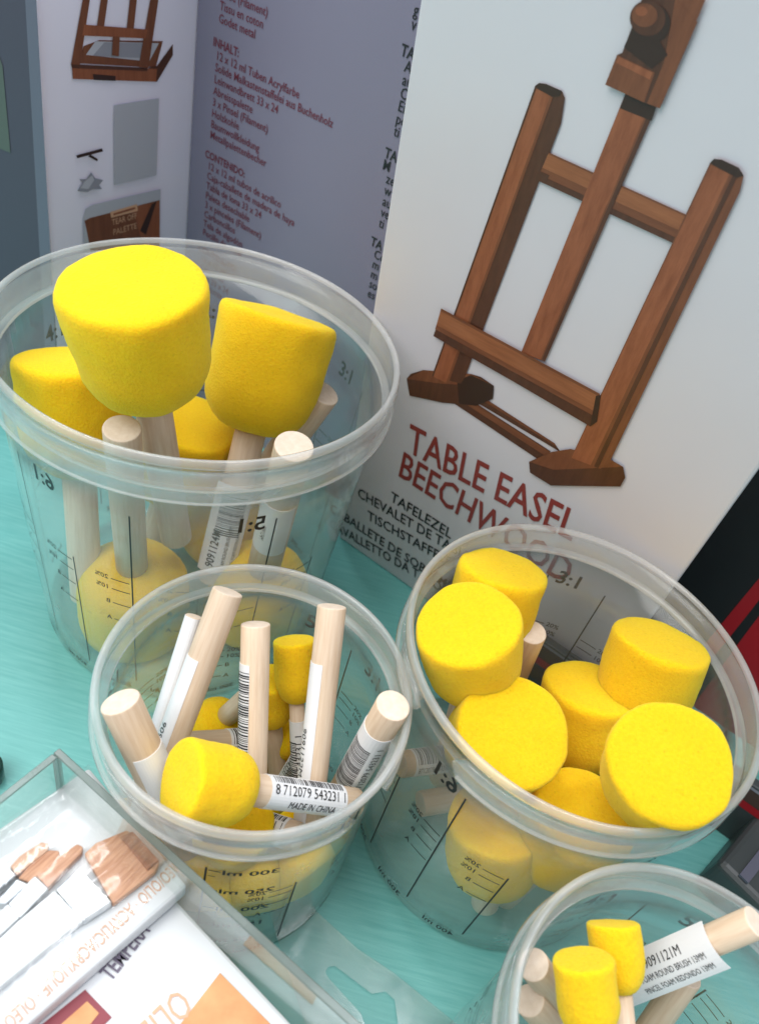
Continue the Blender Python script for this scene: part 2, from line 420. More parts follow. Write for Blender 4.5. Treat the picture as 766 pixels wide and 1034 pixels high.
GP=Plane(S0,U,Z)
G0=S0+U*.0004
root=empty('contents_list_box',Matrix.Translation(G0),'grey carton listing its contents in small maroon text, partly behind the white easel carton','box')
inv=Matrix.Translation(-G0)
b=MB(); b.box(G0,U*.215,V*.07,Z*.33); b.build('carton',M['grey_board'],root,bevel=.0008,inv=inv)
b=MB()
def block(lines,p0,p1,size,bold=.0,plane=GP,mb=None,head=.014):
    a=plane.px(*p0); c=plane.px(*p1); n=len(lines)-1
    for i,l in enumerate(lines):
        if not l: continue
        t=i/n; x=a[0]+(c[0]-a[0])*t; y=a[1]+(c[1]-a[1])*t
        hd=l.endswith(':') or l.isupper()
        plane.text(mb,l if hd else '  '+l,x,y,size,sx=.86,bold=.018 if hd else .006)
block(['Tube (Filament)','Tissu en coton','Godet metal','','INHALT:','12 x 12 ml Tuben Acrylfarbe','Solide Malkastenstaffelei aus Buchenholz','Leinwandbrett 33 x 24',
 'Abreisspalette','3 x Pinsel (Filament)','Holzkohle','Baumwollkleidung','Metallpalettenbecher','','CONTENIDO:','12 x 12 ml tubos de acrílico','Caja-caballete de madera de haya',
 'Tabla de lona 33 x 24','Paleta desechable','3 x pinceles (Filament)','Carboncillos','Tela de algodón','Pocillo de metal','','CONTENUTO:','12 x 12 ml tubi','Cavalletto','Tela 33 x 24','Tavolozza'],
 (219,-6),(198,286),.0050,mb=b)
b.build('contents_lettering',M['maroon'],root,inv=inv)
b=MB()
block(['g','v','','TA','Av','au','Co','Ei','po','ti','','TA','M','ze','w','au','ve','ti','','TA','Co','m','m','so','es'],(411,12),(366,296),.0058,mb=b)
b.build('side_column_lettering',M['ink'],root,inv=inv)

# ------------------------------------------------------------------ dark goods on the right
DP=BL+V*.045
root=empty('dark_display_box',Matrix.Translation(DP+U*.10),'tall black carton with red panels standing right behind the easel carton','box')
inv=Matrix.Translation(-(DP+U*.10))
b=MB(); b.box(DP+U*.10,U*.34,V*.06,Z*.33); b.build('carton',M['black_board'],root,bevel=.001,inv=inv)
KP=Plane(DP,U,Z)
b=MB()
KP.poly(b,[(766,584),(766,606),(736,644),(722,661),(708,680),(695,697),(668,735),(655,735),(700,664)],0)
KP.poly(b,[(800,540),(800,566),(766,606),(766,584)],0)
KP.poly(b,[(800,590),(800,760),(730,760),(700,712),(745,650),(766,622)],0)
b.build('red_panel',M['red_board'],root,inv=inv)
# low flat carton standing at the foot of the easel carton
FO=BL+EP.n*.0075+U*.074
FO.z=0
root=empty('low_carton',Matrix.Translation(FO),'low dark carton with a dull red stripe at the foot of the easel carton','box')
inv=Matrix.Translation(-FO)
b=MB(); b.box(FO-V*.0046,U*.2,V*.0045,Z*.036,0); b.build('carton',M['slate'],root,bevel=.0006,inv=inv)
LP=Plane(FO-V*.0046,U,Z)
b=MB()
LP.poly(b,[(0.001,.0335),(.199,.0335),(.199,.0350),(.001,.0350)],2,.0002,False)
LP.poly(b,[(0.001,.026),(.199,.026),(.199,.0334),(.001,.0334)],1,.0002,False)
LP.poly(b,[(0.001,.0215),(.199,.0215),(.199,.0258),(.001,.0258)],0,.0002,False)
LP.poly(b,[(0.001,.012),(.06,.012),(.06,.020),(.001,.020)],1,.0002,False)
LP.poly(b,[(.08,.004),(.12,.004),(.12,.018),(.08,.018)],3,.0002,False)
b.build('stripe_print',[M['red_board'],M['brown_board'],M['greyprint2'],M['black_board']],root,inv=inv)
# flat dark packet at the right edge
q0=at(697,893,.0); 
e1=Vector((.62,.78,0)).normalized(); e2=Vector((e1.y,-e1.x,0))
root=empty('dark_packet',Matrix.Translation(q0),'flat dark packet with grey edges lying right of the large tub','packet')
inv=Matrix.Translation(-q0)
b=MB(); b.box(q0,e1*.13,e2*.05,Z*.022); b.build('body',M['slate'],root,bevel=.003,seg=3,inv=inv)
b=MB(); b.box(q0+e1*.002+e2*.008+Z*.0222,e1*.126,e2*.004,Z*.0012,0); b.box(q0+e1*.002+e2*.018+Z*.0222,e1*.126,e2*.03,Z*.0008,1); b.build('band',[M['dark_band'],M['brown_board']],root,inv=inv)

# ------------------------------------------------------------------ tubs
def tub(x,y,Rr,h,k,label,ang0,ncol,ratios,ml,gap=None,bandh=.0125):
    root=empty('mixing_tub',Matrix.Translation((x,y,0)),label,'tub','clear plastic mixing tubs full of brushes')
    rb=Rr*k; wt=.0009
    zw=h-bandh; rw=Rr-.0032
    def ro(z): return rb+(rw-rb)*z/zw
    # wall + floor, one closed shell
    P=[(0,.0014),(rb-.006,.0010),(rb-.003,0),(rb-.0008,.0006)]
    P+=[(ro(.003),.003)]+[(ro(zw*t),zw*t) for t in (.25,.5,.75,1)]
    P+=[(ro(zw)-wt,zw)]+[(ro(zw*t)-wt,zw*t) for t in (.75,.5,.25)]+[(ro(.004)-wt,.004),(rb-.004,.0022),(0,.0026)]
    v,f=lathe(P,96); mesh('wall',v,f,M['cup'],root,smooth=True)
    # rim: step outwards, collar and beaded lip
    z0=zw+.0001
    P=[(rw-.0008,z0),(rw+.0006,z0),(Rr-.0014,z0+.0015),(Rr-.0012,h-.0035),(Rr-.0002,h-.003),(Rr,h-.0016),(Rr-.0004,h-.0004),(Rr-.0012,h),(Rr-.002,h-.0004),
       (Rr-.0024,h-.0016),(Rr-.0026,z0+.0035),(rw-.0008,z0+.0016),(rw-.0008,z0)]
    v,f=lathe(P,128); o=mesh('rim',v,f,[M['collar'],M['rim']],root,smooth=True)
    for p in o.data.polygons:
        if p.center.z>h-.0031 or p.center.z<z0+.0012: p.material_index=1
    # tamper band round the collar, with a gap
    a0,a1=gap if gap else (0,2*math.pi)
    n=128; secs=[]
    zt,zb=h-.0042,h-bandh-.0022
    vs=[];fs=[]
    for i in range(n+1):
        a=a0+(a1-a0)*i/n
        s=1.0
        if gap:
            dd=min(i,n-i)/n*(a1-a0)*Rr
            s=min(1,math.sqrt(max(0,1-(1-min(dd/.004,1))**2)))*.96+.04
        zm=zt-(zt-zb)*.45
        t_,b_=zm+(zt-zm)*s,zm+(zb-zm)*s
        for r,z in ((Rr-.0008,t_),(Rr+.0004,t_-.0004),(Rr+.0006,b_+.0012),(Rr+.0009,b_+.0006),(Rr+.0004,b_),(Rr-.0006,b_+.0004)):
            vs.append((r*math.cos(a),r*math.sin(a),z))
    for i in range(n):
        for j in range(6): fs.append((i*6+j,i*6+(j+1)%6,(i+1)*6+(j+1)%6,(i+1)*6+j))
    if gap: fs+= [tuple(range(6)),tuple(n*6+j for j in range(6))]
    o=mesh('collar_band',vs,fs,[M['collar'],M['rim']],root,smooth=True)
    for p in o.data.polygons:
        if p.center.z<zb+.0011 or len(p.vertices)>4: p.material_index=1
    # printed scales, readable from inside
    mb=MB(); e=.00025
    def quad(a,w,zb_,zt_):
        n_=1 if w<.004 else 5
        for i in range(n_):
            aa=a-w/Rr*i/n_; ab=a-w/Rr*(i+1)/n_
            q=[(aa,zb_),(ab,zb_),(ab,zt_),(aa,zt_)]
            mb.add([((ro(z)+e)*math.cos(t),(ro(z)+e)*math.sin(t),z) for t,z in q],[(0,1,2,3)])
    def txt(s,a,z,size,sx=1,bold=.01,al='L'):
        v,f,w=text2d(s,size,bold); w*=sx
        off={'L':0,'R':-w,'C':-w/2}[al]
        P=[]
        for p,q in v:
            t=a-(p*sx+off)/Rr; zz=z+q; P.append(((ro(zz)+e)*math.cos(t),(ro(zz)+e)*math.sin(t),zz))
        mb.add(P,f)
    st=2*math.pi/ncol
    for i in range(ncol):
        a=ang0-i*st; r_=ratios[i%len(ratios)]
        if r_=='ml':
            quad(a,.0007,zw*.16,zw*.80)
            for j,t_ in enumerate(ml):
                z=zw*(.78-.60*j/(len(ml)-1)); quad(a+.0040/Rr,.0036,z,z+.0005); quad(a+.0026/Rr,.0022,z-.0035,z-.0031)
                txt(t_+' ml',a+.0046/Rr,z-.0012,.0042,sx=1.5,bold=.02,al='R')
            continue
        quad(a,.0006,zw*.10,zw*(.88 if i%2==0 else .62))
        if r_: txt(r_,a+.016/Rr,zw*.85,.0095,sx=1.0,bold=.02,al='C')
        for zz,t_ in ((.60,'20%'),(.555,'10%'),(.49,'B'),(.41,'A')):
            quad(a-.0013/Rr,.0075,zw*zz,zw*zz+.00045)
            txt(t_,a-.0098/Rr,zw*zz-.0006,.0034,bold=.012)
        txt(ml[i%len(ml)]+' ml',a-.003/Rr,zw*.05,.0040,sx=1.2,bold=.015)
    mb.build('measuring_print',M['ink'],root)
    return root
TA=(-.0778,.2326,.0717,.1421); TB=(-.0197,.1313,.0466,.0972); TC=(.0761,.1683,.0588,.1087); TD=(.1090,.0675,.0466,.094)
def adir(c,x,y,z):   # bearing of a pixel seen from a tub's axis at height z
    p=at(x,y,z); return math.atan2(p.y-c[1],p.x-c[0])
tub(*TA,.83,'largest clear tub, at the back left, holding big round yellow sponge brushes',R(-127),18,['6:1','','','','4:1','','','2:1','','','3:1','','ml','','','5:1','',''],['1000','800','600','400','300'],gap=None,bandh=.0145)
tub(*TB,.94,'small front tub bristling with many thin wooden handles around one yellow ball',R(57),10,['5:1','3:1','2:1','1:1','ml','','','6:1','',''],['300','250','200','150','100'],gap=(R(-22),R(322)),bandh=.0105)
tub(*TC,.92,'clear tub at the right packed with seven medium round yellow sponges',R(72),15,['3:1','','2:1','','1:1','','ml','','','6:1','','5:1','','4:1',''],['600','500','400','300','200'],gap=(R(232),R(232+342)),bandh=.0115)
tub(*TD,.93,'clear tub in the bottom right corner holding two small yellow tips',R(92),9,['4:1','5:1','3:1','ml','2:1','1:1','','6:1',''],['300','250','200','150','100'],gap=None,bandh=.0105)

# ------------------------------------------------------------------ foam brushes
GROUPS={'A':'big foam brushes in the largest tub','B':'foam brushes in the small front tub','C':'foam brushes in the right tub','D':'small foam brushes in the corner tub'}
TUB={'A':TA,'B':TB,'C':TC,'D':TD}
KT={'A':.83,'B':.94,'C':.92,'D':.93}; BAND={'A':.0145,'B':.0105,'C':.0115,'D':.0105}
def P3(c,p):
    if p[0]=='r': t=TUB[c]; return Vector((t[0]+p[1],t[1]+p[2],p[3]))
    return at(*p)
def foam_profile(r,L,rn):
    P=[(0,.03*r)]
    for t in (.2,.4,.6,.75,.85): P.append((r*t,.03*r*(1-t*t)-.012*r*t))
    P+=[(r*.925,-.014*r),(r*.965,-.038*r),(r*.99,-.085*r),(r*1.0,-.15*r)]
    P+=[(r*(1-.025*t),-L*(.08+.46*t)) for t in (.12,.25,.4,.55,.7,.85,1)]
    zc=-L*.54; rr=r*.975; d=L*.46
    for i in range(1,10):
        a=i/10*math.pi/2
        P.append((max(rr*math.cos(a)**.62,rn),zc-d*math.sin(a)))
    P+=[(rn,-L),(0,-L+.0004)]
    return P
def brush(c,label,Hp,Tp,r,hr,L=None,sticker=None,spin=0,seed=0,squash=None):
    """Hp free handle end, Tp centre of the flat foam face"""
    if Tp[0]=='i':      # head hangs from a given handle end
        A0_=P3(c,Hp); vr=(A0_-EYE).normalized(); q=RT*Tp[1]-UP*Tp[2]; q=(q-vr*q.dot(vr)).normalized()
        T=A0_+(q*math.cos(R(Tp[3]))+vr*math.sin(R(Tp[3])))*Tp[4]
    else: T=P3(c,Tp)
    if Hp[0]=='i':      # handle leaves the head along a given lean
        vr=(T-EYE).normalized(); q=RT*Hp[1]-UP*Hp[2]; q=(q-vr*q.dot(vr)).normalized()
        A=T+(q*math.cos(R(Hp[3]))+vr*math.sin(R(Hp[3])))*Hp[4]
    else: A=P3(c,Hp)
    d=(T-A); ln=d.length; d.normalize()
    view=(EYE-(A+T)/2).normalized()
    x=(view-d*view.dot(d)).normalized()          # local +x faces the camera
    y=d.cross(x)
    Mx=Matrix((x,y,d)).transposed().to_4x4(); Mx.translation=A
    root=empty('foam_brush',Mx,label,'foam brush',GROUPS[c])
    L=L or 1.85*r
    # handle with softened ends
    ch=hr*.10
    ze=ln-L+.0006
    v,f=lathe([(0,0),(hr-ch,0.00002),(hr-ch*.3,ch*.3),(hr,ch)]+[(hr,ch+(ze-ch)*t) for t in (.25,.5,.75)]+[(hr,ze-ch),(0,ze)],28)
    o=mesh('handle',v,f,[M['wood'],M['endgrain']],root,smooth=True)
    for p in o.data.polygons:
        if p.center.z<ch*.2: p.material_index=1; p.use_smooth=False
    # foam head
    v,f=lathe(foam_profile(r,L,hr*.9),64)
    out=[]; Mi=Mx.inverted()
    for q in v:
        q=Vector((q.x,q.y,q.z))
        nn=noise.noise(q*(1.1/r)+Vector((seed*3.1,c.__hash__()%1*0,seed)))*.050*r+noise.noise(q*(3.2/r)+Vector((seed,5,1)))*.022*r
        rad=Vector((q.x,q.y,0)); 
        if rad.length>1e-7: q+=rad.normalized()*nn*min(1,rad.length/r*1.2)
        q.z+=noise.noise(q*(1.6/r)+Vector((2,seed*1.7,9)))*.03*r + random.uniform(-1,1)*.003*r
        q+=rad*random.uniform(-.004,.004)
        if squash: q.x*=squash
        q.z+=ln
        # soft foam gives way where it presses on its tub's wall or floor
        wq=Mx@q; tx,ty,tR,th_=TUB[c]; bh=BAND[c]; zw=th_-bh
        if wq.z<.0034: wq.z=.0034+(wq.z-.0034)*.02
        if wq.z<th_+.002:
            lim=(tR*KT[c]+(tR-.0032-tR*KT[c])*wq.z/zw-.0016) if wq.z<zw+.001 else tR-.0034
            rho=math.hypot(wq.x-tx,wq.y-ty)
            if rho>lim:
                f_=(lim+(rho-lim)*.03)/rho; wq.x=tx+(wq.x-tx)*f_; wq.y=ty+(wq.y-ty)*f_
        out.append(Mi@wq)
    mesh('foam_head',out,f,M['foam'],root,smooth=True)
    if sticker: make_sticker(root,hr,**sticker)
    return root
def make_sticker(root,hr,z0,z1,arc=(-100,100),kind='code',flip=False,flag=None,spin=0,code='9091122M'):
    rr=hr+.0002
    if flag:     # sticker folded round the handle, its flat tail stands off
        w0,w1=flag; th=.0002
        ca,sa=math.cos(R(spin)),math.sin(R(spin))
        rc=.0095     # the loose sticker curls round the handle
        def mp(s,z,h=0):
            q=s/rc; xx,yy=rr+.0004-rc*(1-math.cos(q))+h*math.cos(q),(rc+h)*math.sin(q); return Vector((xx*ca-yy*sa,xx*sa+yy*ca,z))
        b=MB(); vs=[]
        nn=10; lift=.0006
        for i in range(nn+1):
            q=w0+(w1-w0)*i/nn
            vs+=[mp(q,z0),mp(q,z1),mp(q,z1,-th),mp(q,z0,-th)]
        b.add(vs,[(i*4+j,(i+1)*4+j,(i+1)*4+(j+1)%4,i*4+(j+1)%4) for i in range(nn) for j in range(4)]+[(0,1,2,3),tuple(nn*4+j for j in (3,2,1,0))])
        o=b.build('sticker',M['paper'],root); half=(w1-w0)/2; mid=(w0+w1)/2
        def mpt(s,t,h): return mp(mid+s,t,h)
    else:
        a0,a1=R(arc[0]+spin),R(arc[1]+spin); n=20; vs=[];fs=[]
        for i in range(n+1):
            a=a0+(a1-a0)*i/n
            for r_,z in ((rr,z0),(rr,z1),(hr-.0001,z1),(hr-.0001,z0)): vs.append((r_*math.cos(a),r_*math.sin(a),z))
        for i in range(n):
            for j in range(4): fs.append((i*4+j,(i+1)*4+j,(i+1)*4+(j+1)%4,i*4+(j+1)%4))
        fs+=[(0,1,2,3),tuple(n*4+j for j in (3,2,1,0))]
        o=mesh('sticker',vs,fs,M['paper'],root,smooth=False)
        half=rr*min(1.2,(a1-a0)/2)
        def mpt(s,t,h):
            a=R(spin)+(a0+a1)/2-R(spin)+s/rr; return Vector(((rr+h)*math.cos(a),(rr+h)*math.sin(a),t))
    b=MB(); sg=-1 if flip else 1
    length=z1-z0; zm=(z0+z1)/2
    def put(s,size,s0,t0,bold=0,width=None):   # text running along the handle
        v,f,w=text2d(s,size,bold); k=(width/w) if width else 1
        b.add([mpt(sg*(s0-q),zm+sg*(t0+p*k),.00012) if False else mpt(-sg*(s0+q),zm+sg*(t0+p*k),.0002) for p,q in v],f)
    def bars(t0,t1,s0,s1,seed=1):
        rn=random.Random(seed); t=t0
        while t<t1:
            w=rn.choice((.00022,.00035,.0005)); ns=4
            for i in range(ns):
                sa,sb=s0+(s1-s0)*i/ns,s0+(s1-s0)*(i+1)/ns
                b.add([mpt(-sg*sa,zm+sg*t,.00012),mpt(-sg*sa,zm+sg*(t+w),.00012),mpt(-sg*sb,zm+sg*(t+w),.00012),mpt(-sg*sb,zm+sg*t,.00012)],[(0,1,2,3)])
            t+=w+rn.choice((.00025,.0004,.0006))
    hl=length/2
    if kind=='ean':
        put('8 712079 543231 1',.0040,-half*.05,-hl*.93,width=length*.93)
        put('MADE IN CHINA',.0032,-half*.72,-hl*.5,width=length*.62)
        bars(-hl*.9,hl*.9,half*.55,half*1.0)
    elif kind=='bars':
        bars(-hl*.9,hl*.55,-half*.2,half*1.0,3); put('8712079 543231 1',.0030,-half*.75,-hl*.9,width=length*.8)
    elif kind=='code':
        put(code,.0028,-half*.25,-hl*.2,width=length*.3); 
    elif kind=='big':
        put(code,.0052,half*.15,-hl*.86,bold=.012,width=length*.42)
        put('FOAM ROUND BRUSH 50MM',.0022,-half*.32,-hl*.86,width=length*.5); put('PINCEL FOAM REDONDO 50MM',.0022,-half*.75,-hl*.86,width=length*.5)
        bars(-hl*.1,hl*.8,-half*.7,half*.5,5)
    elif kind=='flag':
        put(code,.0036,half*.20,hl*.06,bold=0,width=length*.27)
        put('FOAM ROUND BRUSH 13MM',.0024,-half*.25,-hl*.08,bold=0,width=length*.47); put('PINCEL FOAM REDONDO 13MM',.0024,-half*.70,-hl*.12,bold=0,width=length*.50)
    elif kind=='chinaflag':
        put('8 712079 543231 1',.0036,half*.0,-hl*.9,width=length*.8); put('MADE IN CHINA',.003,-half*.65,-hl*.9,width=length*.6)
    if b.v: b.build('printing',M['ink'],o)

n_=0
def B(*a,**k):
    global n_; n_+=1
    return brush(*a,seed=n_*1.37,**k)
# --- largest tub
B('A','largest upright yellow sponge standing highest above the back left tub',(178,543,.055),(132,284,.172),.0221,.0062,L=.043)
B('A','big yellow sponge leaning right in the back left tub, its handle carrying a barcode sticker',('i',-.25,1,4,.118),(283,316,.136),.0236,.0064,L=.049,sticker=dict(z0=.006,z1=.046,flag=(-.0095,.0088),kind='big',code='9091124M',flip=False))
B('A','big yellow sponge low at the left wall of the back left tub',('i',.06,1,15,.102),(73,362,.119),.0208,.0064,L=.045)
B('A','upside down brush with its pale handle end in front of the tallest sponge',(123,432,.125),(137,625,.003),.0236,.0062,L=.043)
B('A','upside down brush with a pale handle end below the right leaning big sponge',(297,450,.125),('r',.034,-.002,.003),.0222,.0069,L=.042,sticker=dict(z0=.03,z1=.062,arc=(-60,100),kind='code',code='9091124M'))
B('A','upside down brush whose handle end pokes out right of the leaning big sponge',(327,396,.108),('r',.004,.036,.004),.0222,.0069,L=.042)
B('A','shaded yellow sponge deep inside the back left tub between the two tall ones',('r',-.022,.012,.005),('r',-.010,.022,.084),.0215,.0068,L=.042)
# --- small front tub
B('B','yellow ball shaped sponge at the front with its sticker covered handle lying to the right',(359,811,.060),(181,788,.0905),.0113,.0046,L=.0225,sticker=dict(z0=.0075,z1=.036,arc=(-115,115),kind='ean',flip=True))
B('B','wooden handle leaning on the left side of the small front tub',(121,708,.098),('i',.42,.9,31,.078),.0115,.0055,sticker=dict(z0=.017,z1=.05,arc=(-120,40),kind='code'))
B('B','long bare handle leaning up and right at the back of the small front tub',(230,597,.108),('i',-.35,.94,13,.097),.0115,.0047,sticker=dict(z0=.022,z1=.075,arc=(10,95),kind='code'))
B('B','thin handle wrapped in white paper left of the longest leaning handle',(196,622,.096),('i',-.30,.95,14,.076),.0075,.0026,sticker=dict(z0=.0003,z1=.06,arc=(-175,175),kind='none'))
B('B','upright wooden handle in the middle of the small front tub with narrow sticker',(258,630,.100),('i',-.02,1,14,.092),.0115,.0045,sticker=dict(z0=.012,z1=.058,arc=(20,110),kind='bars'))
B('B','small yellow tip standing upright between the two tallest handles',('i',.04,1,17,.070),(297,646,.082),.0072,.0026,L=.022,sticker=dict(z0=.010,z1=.042,arc=(-120,60),kind='bars'))
B('B','half hidden yellow tip behind the middle upright handle',(284,815,.010),(270,684,.066),.0082,.0033,L=.02)
B('B','tall square cut handle at the right of the small front tub, sticker running down it',(335,612,.105),('i',-.11,1,11,.096),.0110,.0046,sticker=dict(z0=.018,z1=.07,arc=(10,105),kind='code'))
B('B','handle leaning out to the right rim of the small front tub with barcode sticker',(397,712,.100),(322,842,.012),.0100,.0052,sticker=dict(z0=.012,z1=.045,arc=(-120,120),kind='bars',flip=True))
B('B','shaded yellow dome low at the back of the small front tub',(268,688,.056),(205,745,.012),.0110,.0040,L=.02)
B('B','handle lying across behind the yellow ball, its rounded end at the left',(150,754,.052),(306,744,.032),.0085,.0042,L=.016,sticker=dict(z0=.028,z1=.047,arc=(-115,115),kind='bars'))
B('B','handle with china sticker lying under the yellow ball',(302,846,.056),(186,808,.040),.0085,.0044,L=.016,sticker=dict(z0=.004,z1=.027,arc=(-115,115),kind='ean',flip=True))
B('B','yellow tip low at the front of the small tub below the lying sticker handle',('r',.020,-.018,.003),(306,842,.045),.0100,.0036,L=.02)
B('B','pale yellow sponge seen through the front wall of the small tub',('r',.006,-.014,.003),('r',.0035,-.0245,.060),.0128,.0042,L=.034)
B('B','pale handle lying low across the front of the small tub behind its wall',('r',.030,-.020,.034),('r',-.022,-.012,.010),.0095,.0042,L=.018,sticker=dict(z0=.004,z1=.024,arc=(-115,115),kind='bars'))
B('B','thin stick crossing low behind the ball shaped sponge of the small tub',('r',-.034,-.004,.046),('r',.018,.020,.012),.0070,.0026,L=.014)
B('B','thin sticker wrapped stick standing right of the small upright yellow tip',('r',.020,.012,.062),('r',.010,.006,.004),.0060,.0026,L=.014,sticker=dict(z0=.004,z1=.034,arc=(-140,140),kind='bars'))
# --- right tub
B('C','yellow sponge furthest back at the left of the right tub',('i',-.30,1,24,.09),(509,572,.105),.0160,.0050,L=.033)
B('C','yellow sponge at the left rim of the right tub, in front of the rearmost one',('r',-.004,.002,.02),(472,627,.114),.0166,.0050,L=.034)
B('C','front yellow sponge of the right tub showing its broad flat top beside the left one',('r',-.022,.002,.012),(521,738,.096),.0176,.0050,L=.034)
B('C','yellow sponge below the rim seen through the front wall of the right tub',('r',.0005,-.0425,.012),('r',-.010,-.034,.058),.0165,.0050,L=.033)
B('C','half hidden yellow sponge in the middle of the right tub',('r',.022,-.012,.012),(598,692,.080),.0172,.0050,L=.033)
B('C','yellow sponge at the back right of the right tub, above the biggest flat one',('r',.036,-.004,.030),(669,646,.100),.0172,.0050,L=.034)
B('C','biggest yellow sponge in the right tub, its flat round face turned to the viewer',('r',.046,-.004,.03),(677,769,.120),.0168,.0052,L=.036)
B('C','yellow sponge low at the front of the right tub below the biggest flat one',('r',.010,-.034,.004),(592,822,.074),.0170,.0050,L=.034)
B('C','upside down white ended handle behind the left sponges of the right tub',(537,638,.090),('r',-.004,.026,.004),.0160,.0052,L=.032)
B('C','pale handle lying across the middle of the right tub behind the half hidden sponge',(543,706,.058),('r',.032,.022,.034),.0110,.0046,L=.022)
B('C','handle with barcode sticker lying low at the left wall of the right tub',(404,772,.040),('r',.018,.02,.028),.0150,.0048,L=.03,sticker=dict(z0=.004,z1=.022,arc=(-115,115),kind='bars'))
B('C','short handle end low inside the left wall of the right tub',(424,812,.018),('r',.028,.014,.016),.0125,.0048,L=.026)
# --- corner tub
B('D','small yellow tip at the back of the corner tub, beside the white sticker',('i',.10,1,9,.075),(619,932,.088),.0071,.0030,L=.0165)
B('D','small yellow tip at the front of the corner tub',('i',.12,1,24,.07),(588,968,.093),.0077,.0030,L=.0180)
B('D','handle sticking out over the right rim of the corner tub, wrapped in a white sticker',(763,931,.1005),(548,1022,.026),.0080,.0040,L=.016,sticker=dict(z0=.0125,z1=.060,flag=(-.0082,.0052),kind='flag',code='9091121M',flip=True))
B('D','upper handle leaning on the left wall of the corner tub',(538,974,.078),(612,1070,.01),.0080,.0042,L=.016)
B('D','lower handle beside the left wall of the corner tub',(534,1010,.066),(610,1100,.010),.0080,.0042,L=.016)
B('D','round ended handle in the middle of the corner tub under the sticker',(694,985,.060),(615,1100,.010),.0080,.0042,L=.016)

# ------------------------------------------------------------------ clear acrylic tray with brush packs
ZT=.08
a=at(60,755,ZT); E1=at(365,1034,ZT)-a; E1.z=0; E1.normalize(); E2=Vector((E1.y,-E1.x,0))
root=empty('acrylic_tray',Matrix.Translation(Vector((a.x,a.y,0))),'clear acrylic tray at the bottom left holding packs of paint brushes','tray')
A0=Vector((a.x,a.y,0)); inv=Matrix.Translation(-A0); LW,DW,tw=.19,.17,.0022
def edged(b,name):
    o=b.build(name,[M['acrylic'],M['acrylic_edge']],root,inv=inv,bevel=.0003,seg=1)
    return o
def wallbox(O,x,y,name):
    b=MB(); b.box(O,x,y,Z*ZT,0); o=edged(b,name)
    for p in o.data.polygons:
        if p.normal.z>.7: p.material_index=1
        if p.area<ZT*tw*1.5: p.material_index=1
    return o
wallbox(A0,E1*LW,E2*tw,'wall'); wallbox(A0+E2*(tw+.0001),E1*tw,E2*DW,'wall')
wallbox(A0+E2*DW+E1*(tw+.0001),E1*(LW-tw),E2*tw,'wall'); wallbox(A0+E1*(LW-tw)+E2*(tw+.0001),E1*tw,E2*(DW-tw*1.1),'wall')
b=MB(); b.box(A0+E1*(tw+.0002)+E2*(tw+.0002),E1*(LW-2*tw-.0004),E2*(DW-2*tw),Z*.002); b.build('floor',M['acrylic'],root,inv=inv)

def prism(mb,pts,z0,z1,m=0):
    n=len(pts); A_=[Vector((p.x,p.y,z0)) for p in pts]; B_=[Vector((p.x,p.y,z1)) for p in pts]
    mb.add(A_+B_,[tuple(range(n-1,-1,-1)),tuple(range(n,2*n))]+[(i,(i+1)%n,n+(i+1)%n,n+i) for i in range(n)],m)
def ccw(pts):
    s=sum(pts[i].x*pts[(i+1)%len(pts)].y-pts[(i+1)%len(pts)].x*pts[i].y for i in range(len(pts)))
    return pts if s>0 else pts[::-1]
def tagz(px,z): return ccw([at(x,y,z) for x,y in px])
# upper brush pack
zp=.066
c1=at(190,889,zp); Y1=at(20,1036,zp)-c1; Y1.normalize(); X1=Vector((-Y1.y,Y1.x,0)); w1=(c1-at(64,788,zp)).length; c0=c1-X1*w1
root=empty('brush_pack',Matrix.Translation(Vector((c0.x,c0.y,.0556))),'upper clear pack of silver ferruled paint brushes with orange hair','brush pack','brush packs in the acrylic tray')
inv=Matrix.Translation(-Vector((c0.x,c0.y,.0556)))
b=MB(); b.box(Vector((c0.x,c0.y,.0556)),X1*w1,Y1*.145,Z*(zp-.0556-.004)); b.build('card_tray',M['card_white'],root,bevel=.001,inv=inv)
PP=Plane(Vector((c0.x,c0.y,zp-.004)),X1,-Y1)
zb=zp-.004
def flatpart(px,z0,z1,m,name,parent=root,bevel=.0004):
    b=MB(); prism(b,tagz(px,z1),z0,z1); return b.build(name,m,parent,bevel=bevel,inv=inv)
def lean(px,z): return at(px[0],px[1],z)
def one_brush(hair,ferr,grip,hm,zc=.0):
    r_=bpy.data.objects.new('paint_brush',None)
    z0=zb+.0002+zc; z1=z0+.0032
    f_=flatpart(ferr,z0,z1+.0004,M['silver'],'paint_brush',root)
    flatpart(hair,z0+.0002,z1-.0003,hm,'bristles',f_)
    if grip: flatpart(grip,z0,z1,M['card_white'],'grip',f_)
one_brush([(85,862),(97,851),(128,838),(138,845),(161,870),(157,880),(114,913)],[(56,898),(81,875),(113,911),(84,930)],[(-40,985),(18,930),(55,899),(84,929),(45,960),(-40,1030)],M['bristle'])
flatpart([(121,845),(134,839),(161,869),(149,879)],zb+.0030,zb+.0038,M['bristle3'],'bristle_tip',root)
one_brush([(36,884),(48,872),(78,852),(84,855),(82,862),(48,897)],[(8,912),(35,884),(49,897),(20,927)],[(-40,962),(8,912),(20,926),(-40,982)],M['bristle'],.0004)
one_brush([(18,887),(30,873),(50,858),(60,859),(60,866),(32,892)],[(-6,912),(17,887),(30,893),(6,914)],None,M['bristle'],-.0001)
one_brush([(10,875),(20,864),(42,850),(49,852),(48,859),(17,884)],[(-18,898),(9,875),(16,884),(-10,906)],None,M['bristle2'],.0003)
b=MB()
PP.textpx(b,'OLEO/OLIO · ACRYLIC/ACRYLIQUE · OLEO',(180,866),(2,1030),.0052,h=.0003)
b.build('edge_lettering',M['peach'],root,inv=inv)
